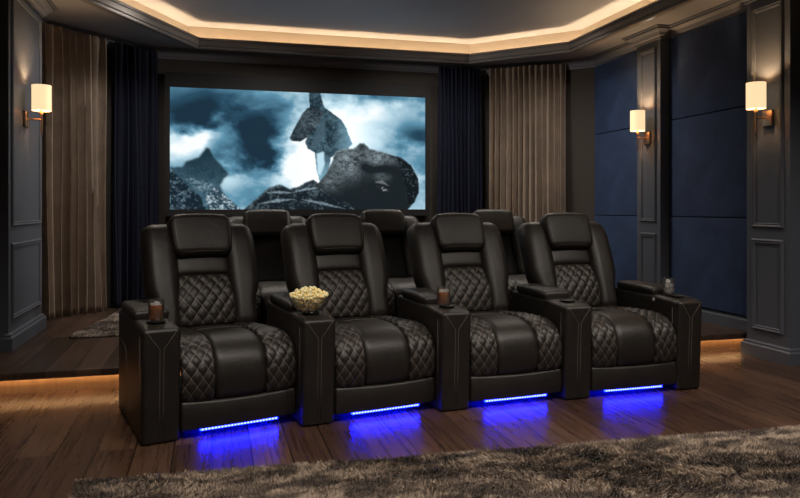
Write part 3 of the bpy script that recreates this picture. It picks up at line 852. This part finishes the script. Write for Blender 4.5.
tag(pc_, 'heap of buttery popped corn filling the glass bowl', 'popcorn', None, 'stuff')

# ------------------------------------------------------------------ rugs
def rug(name, corners, z, n, hgt, wid, mat, label, seed, nmax):
    """corners: 4 plan points anticlockwise; tufts are small bent blades"""
    C = np.array(corners, float); cen = C.mean(0)
    root = empty(name, (cen[0], cen[1], z)); tag(root, label, 'rug')
    Q = C-cen; b = MB(); V = [(x, y, zz) for zz in (0.001, .008) for x, y in Q]
    b.add(V, [(3, 2, 1, 0), (4, 5, 6, 7)]+[(i, (i+1) % 4, 4+(i+1) % 4, 4+i) for i in range(4)]); b.build('backing', M['backing'], root, smooth=False)
    g = np.random.default_rng(seed)
    uv = g.random((n, 2)); e = g.random(n) < .03; uv[e, g.integers(0, 2, e.sum())] = g.integers(0, 2, e.sum())
    P = (1-uv[:, :1])*(1-uv[:, 1:])*Q[0]+uv[:, :1]*(1-uv[:, 1:])*Q[1]+uv[:, :1]*uv[:, 1:]*Q[2]+(1-uv[:, :1])*uv[:, 1:]*Q[3]
    lean = np.zeros((n, 2)); 
    for k, (fx, fy, ax_, ay) in enumerate([(3.1, 5.2, 1, .6), (7.3, 4.1, -.6, .8), (11., 9., .5, -.5), (1.7, 2.3, .7, .9)]):
        s = np.sin(P[:, 0]*fx+P[:, 1]*fy*1.3+k*1.7+1.5*np.sin(P[:, 1]*3.3+k)); lean[:, 0] += s*ax_*.35; lean[:, 1] += s*ay*.35
    lean += g.normal(0, .42, (n, 2)); hh_ = hgt*g.uniform(.7, 1.25, n)
    an = g.uniform(0, math.pi, n); dx = np.stack([np.cos(an), np.sin(an)], 1)*wid*g.uniform(.7, 1.3, (n, 1))
    base = np.concatenate([P, np.full((n, 1), .006)], 1)
    def at_(f, wv):
        off = lean*hh_[:, None]*f**1.6*1.0
        return np.stack([P[:, 0]+off[:, 0]+dx[:, 0]*wv, P[:, 1]+off[:, 1]+dx[:, 1]*wv, .006+hh_*f*(1-.18*f*np.minimum(1, np.linalg.norm(lean, axis=1)))], 1)
    Vt = np.stack([at_(0, -1), at_(0, 1), at_(.6, .9), at_(.6, -.9), at_(1., .35), at_(1., -.35)], 1).reshape(-1, 3)
    o = (np.arange(n)*6)[:, None]; F = np.concatenate([o+np.array([[0, 1, 2, 3]]), o+np.array([[3, 2, 4, 5]])], 0)
    me = bpy.data.meshes.new('pile'); me.vertices.add(len(Vt)); me.vertices.foreach_set('co', Vt.astype(np.float32).ravel())
    me.loops.add(F.size); me.loops.foreach_set('vertex_index', F.astype(np.int32).ravel())
    me.polygons.add(len(F)); me.polygons.foreach_set('loop_start', np.arange(0, F.size, 4, dtype=np.int32)); me.update(calc_edges=True); me.validate()
    me.materials.append(mat)
    ob = link(bpy.data.objects.new('pile', me), root); ob['kind'] = 'stuff'
    return root
rug('shag_rug', [(-.30, 1.50), (3.65, 1.28), (3.65, 2.78), (-.52, 3.02)], 0, 230000, .018, .0024, M['pile'], 'large mottled brown shag rug in front of the recliners', 5, 0)
rug('shag_rug', [(-1.02, 5.62), (-.10, 5.62), (-.10, 6.95), (-.80, 6.95)], ZP, 36000, .018, .003, M['pile2'], 'small pale shag rug on the stage left of the recliners', 6, 0)

# ------------------------------------------------------------------ added spotlights
def spot(name, loc, target, energy, col, size=R(80), blend=.8, rad=.06):
    l = bpy.data.lights.new(name, 'SPOT'); l.energy = energy; l.color = col; l.spot_size = size; l.spot_blend = blend; l.shadow_soft_size = rad
    o = link(bpy.data.objects.new(name, l)); o.location = loc
    o.rotation_euler = (Vector(target)-Vector(loc)).to_track_quat('-Z', 'Y').to_euler(); return o
NEUT = (1., .90, .80)
for x, y in ((-.3, 1.9), (.9, 1.7), (2.1, 1.7), (3.1, 2.2)):  # unseen ceiling spots added as key and fill on the front row
    spot('added_spot', (x, y, ZC-.02), (x+.05, y+.9, 0), 185, NEUT, R(100), .9, .12)
for x, y in ((-.45, 6.1), (.7, 6.6), (2.2, 6.6), (3.1, 6.0)):  # spots added over the stage to lift rug, curtains and headrest tops
    spot('added_spot', (x, y, ZC-.02), (x, y+.2, 0), 85, NEUT, R(150), .9, .12)
# spots added under the side soffits, crossing the room to side-light the curtains
spot('added_curtain_spot', (3.85, 5.1, ZS-.07), (-1.1, 7.0, 1.5), 260, NEUT, R(42), .7, .05)
spot('added_curtain_spot', (-1.2, 5.0, ZS-.07), (3.3, 7.3, 1.6), 190, NEUT, R(42), .7, .05)

w = bpy.data.worlds.new('room_dark'); SC.world = w; w.use_nodes = True
w.node_tree.nodes['Background'].inputs['Color'].default_value = (.01, .012, .016, 1); w.node_tree.nodes['Background'].inputs['Strength'].default_value = .3

# ------------------------------------------------------------------ camera
cam = bpy.data.cameras.new('camera'); cam.sensor_width = 36; cam.lens = 700*36/800; cam.shift_y = -41/800; cam.clip_start = .05
co = link(bpy.data.objects.new('camera', cam)); co.location = (0, 0, 1.1); co.rotation_euler = (R(90), 0, R(-15)); SC.camera = co
SC.view_settings.view_transform = 'Standard'; SC.view_settings.look = 'None'; SC.view_settings.exposure = 0; SC.view_settings.gamma = 1
SC.view_settings.use_curve_mapping = False
SC.cycles.use_denoising = True
SC.cycles.max_bounces = 10; SC.cycles.transmission_bounces = 10; SC.cycles.sample_clamp_indirect = 4
